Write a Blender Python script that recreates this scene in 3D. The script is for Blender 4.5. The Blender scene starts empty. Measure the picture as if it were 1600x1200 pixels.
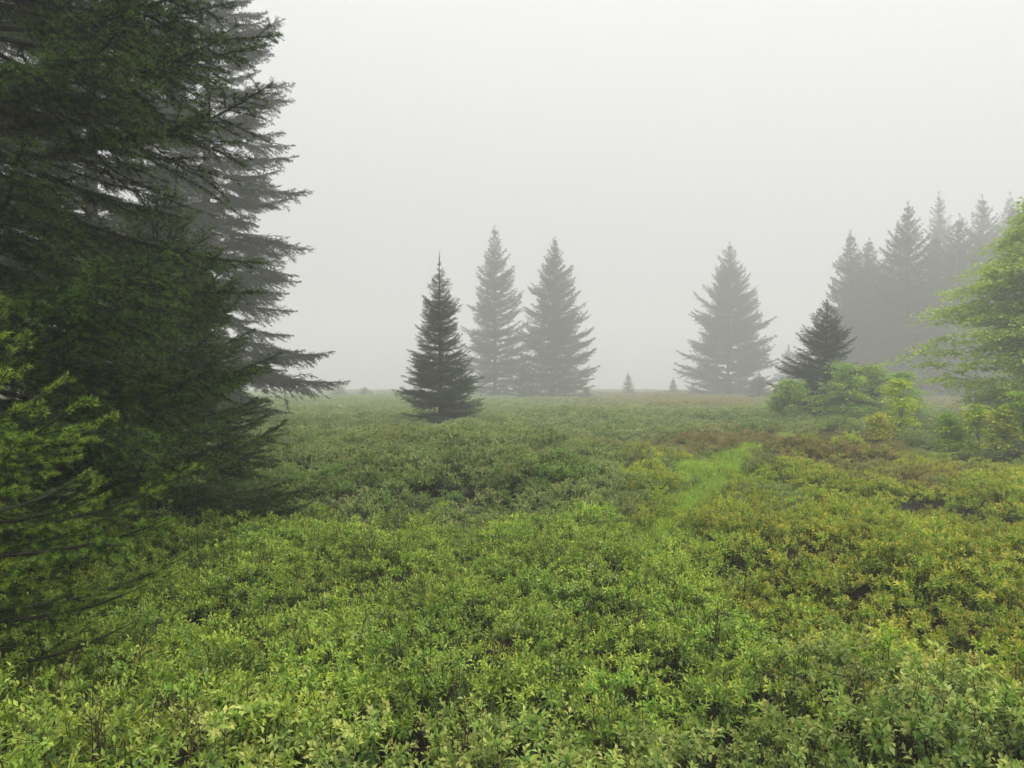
import bpy, math, random
import numpy as np
from mathutils import Matrix, Vector, Euler

R = math.radians
scene = bpy.context.scene
COL = scene.collection

# ------------------------------------------------------------------ camera, sky, sun, exposure
EYE = 1.75
FPX = 1200.0                                   # focal length in photo pixels (photo is 1600 wide)
cam_data = bpy.data.cameras.new("camera")
cam_data.sensor_width = 36.0
cam_data.lens = 36.0 * FPX / 1600.0
cam_data.clip_start = 0.05
cam_data.clip_end = 3000
cam = bpy.data.objects.new("camera", cam_data)
cam.location = (0, 0, EYE)
cam.rotation_euler = (R(90), 0, 0)
COL.objects.link(cam)
scene.camera = cam

SUN_EL, SUN_AZ = 52.0, 95.0                    # azimuth clockwise from straight ahead (+Y)
world = bpy.data.worlds.new("World")
scene.world = world
world.use_nodes = True
wn, wl = world.node_tree.nodes, world.node_tree.links
wn.clear()
sky = wn.new("ShaderNodeTexSky")
sky.sky_type = 'NISHITA'
sky.sun_disc = False
sky.sun_elevation = R(SUN_EL)
sky.sun_rotation = R(SUN_AZ)
sky.dust_density = 4.0
sky.air_density = 1.0
sky.ozone_density = 1.0
hs = wn.new("ShaderNodeHueSaturation")          # low cloud: the sky's blue is lost
hs.inputs["Saturation"].default_value = 0.05
mixc = wn.new("ShaderNodeMix")
mixc.data_type = 'RGBA'
mixc.inputs[0].default_value = 0.75
# the cloud layer follows the standard overcast sky, L = Lz * (1 + 2 sin(elevation)) / 3
tcw = wn.new("ShaderNodeTexCoord")
sepw = wn.new("ShaderNodeSeparateXYZ")
wl.new(tcw.outputs["Generated"], sepw.inputs[0])
cie = wn.new("ShaderNodeMapRange")
cie.inputs[1].default_value = 0.0; cie.inputs[2].default_value = 1.0
cie.inputs[3].default_value = 1 / 3; cie.inputs[4].default_value = 1.0
wl.new(sepw.outputs[2], cie.inputs[0])
cmul = wn.new("ShaderNodeVectorMath"); cmul.operation = 'SCALE'
cmul.inputs[0].default_value = (18.3, 18.5, 18.4)
wl.new(cie.outputs[0], cmul.inputs["Scale"])
wl.new(cmul.outputs[0], mixc.inputs[7])
bg = wn.new("ShaderNodeBackground")
bg.inputs["Strength"].default_value = 0.1
wo = wn.new("ShaderNodeOutputWorld")
wl.new(sky.outputs[0], hs.inputs["Color"])
wl.new(hs.outputs[0], mixc.inputs[6])
wl.new(mixc.outputs[2], bg.inputs["Color"])
wl.new(bg.outputs[0], wo.inputs["Surface"])

sun_data = bpy.data.lights.new("sun", 'SUN')
sun_data.energy = 1.5
sun_data.angle = R(60)
sun_data.color = (1.0, 0.97, 0.92)
sun = bpy.data.objects.new("sun", sun_data)
d = Vector((math.sin(R(SUN_AZ)) * math.cos(R(SUN_EL)), math.cos(R(SUN_AZ)) * math.cos(R(SUN_EL)), math.sin(R(SUN_EL))))
sun.rotation_euler = d.to_track_quat('Z', 'Y').to_euler()
sun.location = d * 60
COL.objects.link(sun)

vs = scene.view_settings
vs.view_transform = 'Standard'
vs.look = 'None'
vs.gamma = 1.0
vs.use_curve_mapping = False
vs.exposure = 0.05
HAZE_DENSITY = 0.0062

cy = scene.cycles
cy.use_denoising = True
cy.max_bounces = 5
cy.diffuse_bounces = 3
cy.glossy_bounces = 1
cy.transmission_bounces = 3
cy.transparent_max_bounces = 4
cy.volume_bounces = 3
cy.use_adaptive_sampling = True
cy.adaptive_threshold = 0.03
cy.caustics_reflective = False
cy.caustics_refractive = False

# ------------------------------------------------------------------ helpers
def tag(o, label=None, cat=None, group=None, kind=None):
    if label: o["label"] = label
    if cat: o["category"] = cat
    if group: o["group"] = group
    if kind: o["kind"] = kind
    return o

class Geo:
    """Collects triangles and quads with a colour per vertex and a material slot per face."""
    def __init__(s):
        s.v, s.c, s.f, s.m, s.n = [], [], [], [], 0
    def add(s, v, f, col, mi=0):
        v = np.asarray(v, np.float32).reshape(-1, 3)
        f = np.asarray(f, np.int64)
        col = np.asarray(col, np.float32)
        if col.ndim == 1: col = np.repeat(col[None], len(v), 0)
        s.v.append(v); s.c.append(col); s.f.append(f + s.n); s.m.append(np.full(len(f), mi, np.int32))
        s.n += len(v)
    def mesh(s, name, mats, smooth=False):
        me = bpy.data.meshes.new(name)
        v = np.concatenate(s.v); c = np.concatenate(s.c)
        me.vertices.add(len(v)); me.vertices.foreach_set("co", v.ravel())
        loops = np.concatenate([f.ravel() for f in s.f]).astype(np.int32)
        tot = np.concatenate([np.full(len(f), f.shape[1], np.int32) for f in s.f])
        st = np.zeros(len(tot), np.int32); st[1:] = np.cumsum(tot)[:-1]
        me.loops.add(len(loops)); me.loops.foreach_set("vertex_index", loops)
        me.polygons.add(len(tot)); me.polygons.foreach_set("loop_start", st); me.polygons.foreach_set("loop_total", tot)
        me.polygons.foreach_set("material_index", np.concatenate(s.m))
        me.polygons.foreach_set("use_smooth", np.full(len(tot), smooth, bool))
        a = me.color_attributes.new("col", 'FLOAT_COLOR', 'POINT')
        rgba = np.ones((len(c), 4), np.float32); rgba[:, :3] = c
        a.data.foreach_set("color", rgba.ravel())
        for m in mats: me.materials.append(m)
        me.update(calc_edges=True)
        return me

def unit(a):
    return a / np.maximum(np.linalg.norm(a, axis=-1, keepdims=True), 1e-9)

def tube(geo, pts, rad, sides, col, mi=0):
    pts = np.asarray(pts, float); rad = np.asarray(rad, float)
    n = len(pts)
    t = np.gradient(pts, axis=0); t = unit(t)
    ref = np.array([0, 0, 1.0]) if abs(t[0, 2]) < 0.8 else np.array([1.0, 0, 0])
    a = unit(np.cross(t, ref)); b = np.cross(t, a)
    ang = np.arange(sides) * 2 * math.pi / sides
    ring = pts[:, None] + rad[:, None, None] * (np.cos(ang)[None, :, None] * a[:, None] + np.sin(ang)[None, :, None] * b[:, None])
    i = np.arange(n - 1)[:, None] * sides; j = np.arange(sides)[None]; j2 = (j + 1) % sides
    f = np.stack([i + j, i + j2, i + sides + j2, i + sides + j], -1).reshape(-1, 4)
    geo.add(ring.reshape(-1, 3), f, col, mi)

def obj(name, me, parent=None, loc=None):
    o = bpy.data.objects.new(name, me)
    COL.objects.link(o)
    if parent: o.parent = parent
    if loc is not None: o.location = loc
    return o

def empty(name, loc):
    o = bpy.data.objects.new(name, None)
    o.empty_display_size = 0.2
    COL.objects.link(o)
    o.location = loc
    return o

# smooth value noise in numpy
_rs = np.random.RandomState(5)
_tab = _rs.rand(64, 64)
def vnoise(x, y, s=1.0, ox=0.0):
    x = np.asarray(x, float) / s + 17.3 + ox; y = np.asarray(y, float) / s + 9.1 + ox * 1.7
    xi = np.floor(x).astype(int); yi = np.floor(y).astype(int)
    fx = x - xi; fy = y - yi
    fx = fx * fx * (3 - 2 * fx); fy = fy * fy * (3 - 2 * fy)
    g = lambda a, b: _tab[a % 64, b % 64]
    return (g(xi, yi) * (1 - fx) + g(xi + 1, yi) * fx) * (1 - fy) + (g(xi, yi + 1) * (1 - fx) + g(xi + 1, yi + 1) * fx) * fy

def sstep(a, b, x):
    t = np.clip((np.asarray(x, float) - a) / (b - a), 0, 1)
    return t * t * (3 - 2 * t)

# ------------------------------------------------------------------ terrain shape
_PY = [-400, -5, 0, 14, 22, 30, 50, 80, 100, 112, 150, 185, 200, 240, 300, 400]
_PZ = [0, 0, 0, 0.0, -0.02, -0.10, -0.12, -0.12, -0.18, -0.30, -0.42, -0.36, -0.45, -1.6, -5, -11]
def height(x, y):
    x = np.asarray(x, float); y = np.asarray(y, float)
    z = np.interp(y, _PY, _PZ)
    far = sstep(6, 30, y)
    z = z + (vnoise(x, y, 2.3) - 0.5) * 0.16 + (vnoise(x, y, 7.0, 3) - 0.5) * 0.22 * (0.3 + far * 0.7)
    # bank left of the clearing, and a mound behind it
    bank = sstep(8.8, 10.7, y + 0.25 * np.sin(x * 1.3)) * (1 - sstep(15, 22, y)) * sstep(-6, -3.5, x) * (1 - sstep(0.3, 2.0, x))
    z = z + 0.30 * bank + (vnoise(x, y, 24.0, 51) - 0.5) * 0.9 * sstep(60, 130, y)
    z = z + 0.30 * np.exp(-((x - 2.5) / 3.5) ** 2 - ((y - 31) / 4.0) ** 2)
    z = z + (vnoise(x, y, 1.15, 31) - 0.5) * 0.40 * (1 - sstep(20, 40, y)) + (vnoise(x, y, 0.55, 41) - 0.5) * 0.10 * (1 - sstep(8, 14, y)) + (vnoise(x, y, 3.6, 37) - 0.5) * 0.34 * sstep(8, 14, y)
    return z
def gz(x, y): return float(height(x, y))
def at(px, d): return ((px - 800.0) / FPX * d, d)

# grassy clearing and the trails running into it: distance to polylines minus half width
PATHS = [([(1.15, 7.0), (1.75, 8.6), (2.5, 10.6), (3.2, 12.3)], [0.07, 0.10, 0.18, 0.34]),
         ([(3.2, 12.3), (3.75, 14.0), (5.0, 16.6), (7.2, 20.0), (9.5, 26.0)], [0.46, 0.70, 0.30, 0.05, 0.02]),
         ([(3.4, 12.4), (4.3, 10.7), (5.1, 9.2), (6.4, 7.7), (9, 6.0)], [0.22, 0.06, 0.14, 0.18, 0.2])]
def path_sd(x, y):
    x = np.asarray(x, float); y = np.asarray(y, float)
    best = np.full(np.broadcast(x, y).shape, 1e9)
    for pts, ws in PATHS:
        for (a, b), (wa, wb) in zip(zip(pts[:-1], pts[1:]), zip(ws[:-1], ws[1:])):
            ax, ay = a; bx, by = b
            L2 = (bx - ax) ** 2 + (by - ay) ** 2
            t = np.clip(((x - ax) * (bx - ax) + (y - ay) * (by - ay)) / L2, 0, 1)
            dd = np.hypot(x - ax - t * (bx - ax), y - ay - t * (by - ay)) - (wa + t * (wb - wa))
            best = np.minimum(best, dd)
    return best + (vnoise(x, y, 0.8, 7) - 0.5) * 0.5

# ------------------------------------------------------------------ materials
def new_mat(name):
    m = bpy.data.materials.new(name); m.use_nodes = True
    m.node_tree.nodes.clear()
    return m, m.node_tree.nodes, m.node_tree.links

def leaf_material(name, transl, rough, spec, var=0.22, hue=0.03):
    m, n, l = new_mat(name)
    at_ = n.new("ShaderNodeAttribute"); at_.attribute_name = "col"
    oi = n.new("ShaderNodeObjectInfo")
    mp = n.new("ShaderNodeMapRange"); mp.inputs[3].default_value = 1 - var; mp.inputs[4].default_value = 1 + var
    l.new(oi.outputs["Random"], mp.inputs[0])
    mh = n.new("ShaderNodeMath"); mh.operation = 'MULTIPLY_ADD'
    wn_ = n.new("ShaderNodeTexWhiteNoise"); wn_.noise_dimensions = '1D'
    l.new(oi.outputs["Random"], wn_.inputs["W"])
    mh.inputs[1].default_value = 2 * hue; mh.inputs[2].default_value = 0.5 - hue
    l.new(wn_.outputs["Value"], mh.inputs[0])
    h = n.new("ShaderNodeHueSaturation")
    l.new(at_.outputs["Color"], h.inputs["Color"]); l.new(mp.outputs[0], h.inputs["Value"]); l.new(mh.outputs[0], h.inputs["Hue"])
    p = n.new("ShaderNodeBsdfPrincipled")
    p.inputs["Roughness"].default_value = rough
    p.inputs["Specular IOR Level"].default_value = spec
    l.new(h.outputs[0], p.inputs["Base Color"])
    t = n.new("ShaderNodeBsdfTranslucent")
    hb = n.new("ShaderNodeHueSaturation"); hb.inputs["Hue"].default_value = 0.485; hb.inputs["Saturation"].default_value = 1.1
    l.new(h.outputs[0], hb.inputs["Color"]); l.new(hb.outputs[0], t.inputs["Color"])
    mx = n.new("ShaderNodeMixShader"); mx.inputs[0].default_value = transl
    l.new(p.outputs[0], mx.inputs[1]); l.new(t.outputs[0], mx.inputs[2])
    o = n.new("ShaderNodeOutputMaterial"); l.new(mx.outputs[0], o.inputs["Surface"])
    return m

def bark_material(name, ca, cb, scale):
    m, n, l = new_mat(name)
    tc = n.new("ShaderNodeTexCoord")
    mpn = n.new("ShaderNodeMapping"); mpn.inputs["Scale"].default_value = (1, 1, 0.25)
    nz = n.new("ShaderNodeTexNoise"); nz.inputs["Scale"].default_value = scale; nz.inputs["Detail"].default_value = 6
    l.new(tc.outputs["Object"], mpn.inputs[0]); l.new(mpn.outputs[0], nz.inputs["Vector"])
    r = n.new("ShaderNodeValToRGB")
    r.color_ramp.elements[0].position = 0.35; r.color_ramp.elements[0].color = (*ca, 1)
    r.color_ramp.elements[1].position = 0.7; r.color_ramp.elements[1].color = (*cb, 1)
    l.new(nz.outputs["Fac"], r.inputs[0])
    p = n.new("ShaderNodeBsdfPrincipled"); p.inputs["Roughness"].default_value = 0.9
    l.new(r.outputs[0], p.inputs["Base Color"])
    b = n.new("ShaderNodeBump"); b.inputs["Strength"].default_value = 0.6; b.inputs["Distance"].default_value = 0.02
    l.new(nz.outputs["Fac"], b.inputs["Height"]); l.new(b.outputs[0], p.inputs["Normal"])
    o = n.new("ShaderNodeOutputMaterial"); l.new(p.outputs[0], o.inputs["Surface"])
    return m

M_NEEDLE = leaf_material("spruce_needles", 0.12, 0.55, 0.25, 0.25, 0.015)
M_LEAF = leaf_material("blueberry_leaves", 0.35, 0.45, 0.40, 0.24, 0.012)
M_TREELEAF = leaf_material("broad_leaves", 0.35, 0.5, 0.25, 0.1, 0.01)
M_GRASS = leaf_material("grass_blades", 0.30, 0.5, 0.25, 0.3, 0.02)
M_BARK = bark_material("spruce_bark", (0.016, 0.012, 0.010), (0.048, 0.038, 0.031), 14)
M_TWIG = bark_material("shrub_twigs", (0.035, 0.022, 0.014), (0.09, 0.055, 0.035), 30)
M_GREYBARK = bark_material("grey_bark", (0.09, 0.085, 0.075), (0.2, 0.19, 0.17), 10)
M_FLOWER = leaf_material("flower_petals", 0.3, 0.6, 0.2, 0.05, 0.0)

def ground_material():
    m, n, l = new_mat("heath_soil")
    tc = n.new("ShaderNodeTexCoord")
    a = n.new("ShaderNodeAttribute"); a.attribute_name = "col"
    nz = n.new("ShaderNodeTexNoise"); nz.inputs["Scale"].default_value = 9; nz.inputs["Detail"].default_value = 8
    nz2 = n.new("ShaderNodeTexNoise"); nz2.inputs["Scale"].default_value = 60; nz2.inputs["Detail"].default_value = 4
    l.new(tc.outputs["Object"], nz.inputs["Vector"]); l.new(tc.outputs["Object"], nz2.inputs["Vector"])
    r = n.new("ShaderNodeValToRGB")
    r.color_ramp.elements[0].position = 0.3; r.color_ramp.elements[0].color = (0.45, 0.45, 0.45, 1)
    r.color_ramp.elements[1].position = 0.75; r.color_ramp.elements[1].color = (1.5, 1.4, 1.3, 1)
    l.new(nz.outputs["Fac"], r.inputs[0])
    mu = n.new("ShaderNodeMix"); mu.data_type = 'RGBA'; mu.blend_type = 'MULTIPLY'; mu.inputs[0].default_value = 1
    l.new(a.outputs["Color"], mu.inputs[6]); l.new(r.outputs[0], mu.inputs[7])
    p = n.new("ShaderNodeBsdfPrincipled"); p.inputs["Roughness"].default_value = 0.95
    l.new(mu.outputs[2], p.inputs["Base Color"])
    b = n.new("ShaderNodeBump"); b.inputs["Strength"].default_value = 0.8; b.inputs["Distance"].default_value = 0.03
    l.new(nz2.outputs["Fac"], b.inputs["Height"]); l.new(b.outputs[0], p.inputs["Normal"])
    o = n.new("ShaderNodeOutputMaterial"); l.new(p.outputs[0], o.inputs["Surface"])
    return m
M_GROUND = ground_material()

# ------------------------------------------------------------------ ground
def build_ground():
    u = np.concatenate([-np.geomspace(400, 30, 26)[:-1], np.linspace(-30, 30, 201), np.geomspace(30, 400, 26)[1:]])
    w = np.concatenate([-np.geomspace(400, 4, 14)[:-1], np.linspace(-4, 60, 241), np.linspace(60, 160, 90)[1:], np.geomspace(160, 400, 16)[1:]])
    X, Y = np.meshgrid(u, w)
    Z = height(X, Y)
    sd = path_sd(X, Y)
    g = (1 - sstep(-0.25, 0.15, sd))[..., None]
    far = sstep(30, 60, Y)[..., None]
    soil = np.array([0.026, 0.021, 0.012]); turf = np.array([0.10, 0.19, 0.035]); moor = np.array([0.12, 0.12, 0.05])
    C = (soil * (1 - far) + moor * far) * (1 - g) + turf * g
    nx, ny = len(u), len(w)
    i = (np.arange(ny - 1)[:, None] * nx + np.arange(nx - 1)[None]).ravel()
    ge = Geo()
    ge.add(np.stack([X, Y, Z], -1).reshape(-1, 3), np.stack([i, i + 1, i + nx + 1, i + nx], -1), C.reshape(-1, 3))
    o = obj("ground", ge.mesh("ground", [M_GROUND], True))
    tag(o, "dark peaty ground under the heath shrubs, rising to a foggy crest", "ground", kind="structure")
build_ground()

# ------------------------------------------------------------------ spruce branches
# per level of detail: needles per metre, needle length and width, lateral spacing, shoots per segment, old and young colour
LODS = {
    0: (420, 0.023, 0.0038, 0.075, 2, (0.008, 0.019, 0.005), (0.105, 0.185, 0.023)),
    1: (150, 0.030, 0.0072, 0.085, 2, (0.018, 0.036, 0.011), (0.085, 0.140, 0.024)),
    2: (48, 0.066, 0.0190, 0.120, 1, (0.022, 0.043, 0.014), (0.060, 0.100, 0.022)),
    5: (95, 0.048, 0.0140, 0.105, 2, (0.020, 0.040, 0.012), (0.070, 0.115, 0.022)),
    4: (18, 0.180, 0.0600, 0.240, 1, (0.022, 0.043, 0.014), (0.060, 0.100, 0.022)),
    3: (1000, 0.021, 0.0026, 0.140, 1, (0.030, 0.066, 0.010), (0.250, 0.375, 0.042)),
}
BARKC = np.array([0.08, 0.06, 0.05])

def needles(geo, P0, P1, T, lod, rng):
    dens, ln, w = LODS[lod][:3]
    dark, young = np.array(LODS[lod][5]), np.array(LODS[lod][6])
    P0, P1, T = np.array(P0), np.array(P1), np.array(T)
    L = np.linalg.norm(P1 - P0, axis=1)
    n = np.maximum(1, np.round(L * dens + rng.rand(len(L)) - 0.5)).astype(int)
    k = np.repeat(np.arange(len(L)), n)
    u = rng.rand(len(k))[:, None]
    p = P0[k] * (1 - u) + P1[k] * u
    t = unit(P1 - P0)[k]
    r = rng.randn(len(k), 3); r[:, 2] += 0.35
    r = unit(r - (r * t).sum(1, keepdims=True) * t)
    lean = rng.uniform(0.45, 0.85, (len(k), 1))
    dr = unit(t * lean + r)
    side = unit(np.cross(dr, rng.randn(len(k), 3))) * w * 0.5
    ll = ln * rng.uniform(0.75, 1.2, (len(k), 1))
    v = np.stack([p - side, p + side, p + dr * ll], 1)
    tip = np.clip(T[k][:, None] + rng.uniform(-0.1, 0.1, (len(k), 1)), 0, 1)
    c = (dark * (1 - tip) + young * tip) * rng.uniform(0.75, 1.25, (len(k), 1))
    c = np.repeat(c[:, None], 3, 1)
    geo.add(v.reshape(-1, 3), np.arange(len(k) * 3).reshape(-1, 3), c.reshape(-1, 3), 0)

_bcache = {}
CLASSES = [0.3, 0.55, 0.85, 1.2, 1.6, 2.1, 2.7, 3.6, 4.8, 6.4, 8.5]
def branch_mesh(ci, var, lod, style):
    """style 0: old, drooping sprays; style 1: young open tree with ascending shoots."""
    key = (ci, var, lod, style)
    if key in _bcache: return _bcache[key]
    L = CLASSES[ci]
    rng = np.random.RandomState(ci * 37 + var * 101 + lod * 7 + style * 991 + 3)
    P0, P1, T = [], [], []
    geo = Geo()
    hang = 0.22 if style == 0 else 0.08
    ns = max(5, int(L / (0.25 if lod == 4 else 0.08)))
    s = np.linspace(0, 1, ns + 1)
    bow = rng.uniform(0.10, 0.18); up = rng.uniform(0.12, 0.22)
    sway = rng.uniform(-0.06, 0.06)
    axis = np.stack([L * s, L * (sway * s * s + 0.012 * np.sin(s * 9 + rng.rand() * 6)), L * (-bow * s + up * s ** 2.6)], 1)
    tube(geo, axis, (0.004 + 0.0075 * L) * (1 - s) ** 1.1 + 0.0022, 5 if lod in (0, 3) else 3, BARKC, 1)
    bare = 0.10 if L < 1 else (0.22 if style == 0 else 0.12)
    for i in range(ns):
        if s[i] > bare + 0.1:
            P0 += [axis[i]] * (2 if lod == 0 else 1); P1 += [axis[i + 1]] * (2 if lod == 0 else 1); T += [1.0 if (1 - s[i]) * L < 0.12 else 0.1] * (2 if lod == 0 else 1)
    step = LODS[lod][3]
    nl = max(3, int(L * (1 - bare) / step))
    for q in range(nl):
        for sgn in (-1, 1):
            if rng.rand() < 0.10: continue
            sq = bare + (1 - bare) * (q + rng.rand() * 0.8) / nl
            if sq > 0.985: continue
            fi = sq * ns; i0 = min(int(fi), ns - 1)
            b = axis[i0] + (axis[i0 + 1] - axis[i0]) * (fi - i0)
            ta = axis[i0 + 1] - axis[i0]; ta = ta / np.linalg.norm(ta)
            rem = (1 - sq) * L
            ll = min(0.62 * rem, 0.34 * L) * rng.uniform(0.6, 1.15) * min(1, 0.45 + sq * 2.2) + 0.045
            an = R(rng.uniform(42, 66))
            lift = rng.uniform(-hang - 0.15, 0.12 - hang * 0.3) + (0.12 if rem < 0.2 else 0)
            lat = np.array([-ta[1], ta[0], 0]) * sgn
            dr = ta * math.cos(an) + lat * math.sin(an) + np.array([0, 0, lift]); dr /= np.linalg.norm(dr)
            nseg = max(1, int(ll / {0: 0.09, 1: 0.09, 2: 0.14, 3: 0.09, 4: 0.26, 5: 0.12}[lod]))
            p = b.copy(); dd = dr.copy(); pts = [p.copy()]
            for k in range(nseg):
                dd = dd + np.array([0.05, 0, -hang * 0.22 + 0.05 * k / nseg]) + rng.randn(3) * 0.11
                dd /= np.linalg.norm(dd)
                p2 = p + dd * ll / nseg
                remain = ll * (1 - k / nseg)
                P0.append(p.copy()); P1.append(p2.copy()); T.append(0.9 if remain < 0.12 else 0.05)
                # side shoots
                if remain > 0.06:
                    for s2 in (-1, 1):
                        for rep in range(LODS[lod][4]):
                            if rng.rand() < 0.18: continue
                            uu = rng.rand()
                            bb = p + (p2 - p) * uu
                            sl = min(0.42 * remain, 0.45 if lod == 4 else ({0: 0.12, 3: 0.11}.get(lod, 0.20))) * rng.uniform(0.5, 1.2) + 0.025
                            a2 = R(rng.uniform(38, 60))
                            side = np.cross(dd, [0, 0, 1.0]); side /= max(np.linalg.norm(side), 1e-6)
                            sd = dd * math.cos(a2) + side * s2 * math.sin(a2) + np.array([0, 0, rng.uniform(-0.5, 0.1) * (hang * 3 + 0.2)])
                            sd = sd + rng.randn(3) * 0.28; sd /= np.linalg.norm(sd)
                            ee = bb + sd * sl
                            if lod in (2, 4):
                                P0.append(bb); P1.append(ee); T.append(rng.uniform(0.2, 0.8))
                            else:
                                mm = bb + (ee - bb) * rng.uniform(0.25, 0.6)
                                yg = rng.uniform(0.55, 1.0) if rng.rand() < (0.85 if remain < 0.4 else 0.55) else rng.uniform(0.0, 0.3)
                                P0.append(bb); P1.append(mm); T.append(0.0)
                                P0.append(mm); P1.append(ee); T.append(yg)
                p = p2; pts.append(p.copy())
            if lod not in (2, 4):
                rr = np.linspace(0.0025 + 0.004 * ll, 0.0012, len(pts))
                tube(geo, pts, rr, 3, BARKC, 1)
    needles(geo, P0, P1, T, lod, rng)
    me = geo.mesh("spruce_branch", [M_NEEDLE, M_BARK])
    _bcache[key] = (me, geo)
    return _bcache[key]

def leader_geo(geo, z0, z1, lod, rng, lean=(0, 0)):
    P0, P1, T = [], [], []
    n = max(3, int((z1 - z0) / 0.1))
    zs = np.linspace(z0, z1, n + 1)
    pts = np.stack([lean[0] * (zs - z0), lean[1] * (zs - z0), zs], 1)
    for a, b in zip(pts[:-1], pts[1:]):
        P0.append(a); P1.append(b); T.append(0.5)
    for k in range(6):
        an = rng.rand() * 6.28; z = z1 - rng.uniform(0.1, 0.5) * (z1 - z0); l = rng.uniform(0.10, 0.2) * (z1 - z0)
        a = np.array([lean[0] * (z - z0), lean[1] * (z - z0), z])
        P0.append(a); P1.append(a + np.array([math.cos(an) * l, math.sin(an) * l, l * 0.9])); T.append(0.8)
    needles(geo, P0, P1, T, lod, rng)

def spruce_plan(H, Rad, z0, rng, dens, style, shape, ragged):
    """List of (class, variant, matrix) for the branches of one spruce."""
    out = []
    z = z0
    lob = rng.uniform(0.80, 1.14, 7)                               # weather-shaped: some sides grow shorter
    while z < H * 0.965:
        t = (z - z0) / (H - z0)
        prof = (1 - t) ** shape * min(1, 0.66 + t * 2.6) * min(1, (1 - t) / 0.25) ** 0.25
        tier = 1 + ragged * rng.uniform(-0.8, 0.25)
        nb = 6 if t < 0.8 else 5
        nb = max(3, int(round(nb * dens * (1.0 if Rad * prof > 0.8 else 0.8))))
        a0 = rng.rand() * 6.28
        nfill = (nb + 1) // 3 if H > 8 else 0                        # short inner branches that hide the trunk
        for k in range(nb + nfill):
            az = a0 + k * 2 * math.pi / nb + rng.uniform(-0.35, 0.35)
            ln = max(0.12, Rad * prof * tier * rng.uniform(0.72, 1.12))
            f_ = (az % 6.2832) / 6.2832 * 7; ln *= lob[int(f_) % 7] * (1 - f_ % 1) + lob[(int(f_) + 1) % 7] * (f_ % 1)
            if k >= nb: ln *= rng.uniform(0.35, 0.55)
            elif rng.rand() < 0.10: ln *= rng.uniform(0.45, 0.75)
            if style == 0: pit = R(-14 + 52 * t ** 1.6 + rng.uniform(-9, 9))
            else: pit = R(2 + 48 * t ** 1.2 + rng.uniform(-9, 9))
            ci = int(np.argmin([abs(math.log(ln / c)) for c in CLASSES]))
            sc = ln / CLASSES[ci]
            zz = z + rng.uniform(-0.5, 0.5) * 0.12 * (H / 8)
            M = Matrix.Translation((0, 0, zz)) @ Matrix.Rotation(az, 4, 'Z') @ Matrix.Rotation(-pit, 4, 'Y') @ Matrix.Rotation(rng.uniform(-0.3, 0.3), 4, 'X') @ Matrix.Diagonal((sc, sc * rng.uniform(0.85, 1.2), sc, 1))
            out.append((ci, rng.randint(0, 3), M))
        z += (0.20 + 0.022 * H) * (1 - 0.45 * t) * rng.uniform(0.75, 1.25) / dens ** 0.5
    return out

def spruce(name, label, x, y, H, Rad, lod, seed, z0=0.35, dens=1.0, style=0, shape=0.85, ragged=0.12, group=None, split=True, leader=None, bare=False, boughs=()):
    rng = np.random.RandomState(seed)
    root = empty(name, (x, y, gz(x, y)))
    root.rotation_euler = (R(rng.uniform(-1.2, 1.2)), R(rng.uniform(-1.2, 1.2)), 0)
    tag(root, label, "spruce tree", group)
    g = Geo()
    n = 10
    zs = np.linspace(-0.3, H * 0.97, n)
    rad = (0.0095 * H + 0.02) * (1 - np.clip(zs / H, 0, 1)) ** 0.9 + 0.006
    rad[0] *= 1.35
    tube(g, np.stack([zs * 0, zs * 0, zs], 1), rad, 9, BARKC, 0)
    obj("trunk", g.mesh("spruce_trunk", [M_BARK], True), root)
    cg = Geo()
    if bare:                                                       # a naked spike with a few needles
        zs = np.linspace(H * 0.86, H, 6)
        tube(cg, np.stack([0.02 * np.sin(zs * 3), 0.01 * np.cos(zs * 2), zs], 1), np.linspace(0.016, 0.007, 6), 5, BARKC, 1)
        needles(cg, [[0, 0, H * 0.86]], [[0, 0, H * 0.95]], [0.3], lod, rng)
    else:
        leader_geo(cg, H * (leader or 0.955), H, lod, rng)
    plan = spruce_plan(H * (0.97 if bare else 1), Rad, z0, rng, dens, style, shape, ragged)
    for bz, baz, bl, bp in boughs:
        ci = int(np.argmin([abs(math.log(bl / c)) for c in CLASSES])); sc = bl / CLASSES[ci]
        plan.append((ci, rng.randint(0, 3), Matrix.Translation((0, 0, bz)) @ Matrix.Rotation(R(baz), 4, 'Z') @ Matrix.Rotation(-R(bp), 4, 'Y') @ Matrix.Diagonal((sc, sc, sc, 1))))
    if split:
        crown = obj("crown", cg.mesh("spruce_leader", [M_NEEDLE, M_BARK]), root)
        for ci, var, M in plan:
            b = bpy.data.objects.new("branch", branch_mesh(ci, var, lod, style)[0])
            b.parent = crown
            b.matrix_basis = M
            COL.objects.link(b)
    else:
        for ci, var, M in plan:
            bg_ = branch_mesh(ci, var, lod, style)[1]
            A = np.array(M)
            base = cg.n
            for v, c, f, mi, off in zip(bg_.v, bg_.c, bg_.f, bg_.m, np.cumsum([0] + [len(q) for q in bg_.v])[:-1]):
                cg.add(v @ A[:3, :3].T + A[:3, 3], f - off, c, int(mi[0]))
        crown = obj("crown", cg.mesh("spruce_crown", [M_NEEDLE, M_BARK]), root)
    return root

def copy_tree(src, label, x, y, rz, sc, group=None):
    c = src.copy(); COL.objects.link(c)
    c.location = (x, y, gz(x, y)); c.rotation_euler = (0, 0, rz); c.scale = (sc[0], sc[0], sc[1])
    c["label"] = label
    if group: c["group"] = group
    for ch in src.children:
        k = ch.copy(); COL.objects.link(k); k.parent = c
        for g2 in ch.children:
            q = g2.copy(); COL.objects.link(q); q.parent = k
    return c

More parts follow.
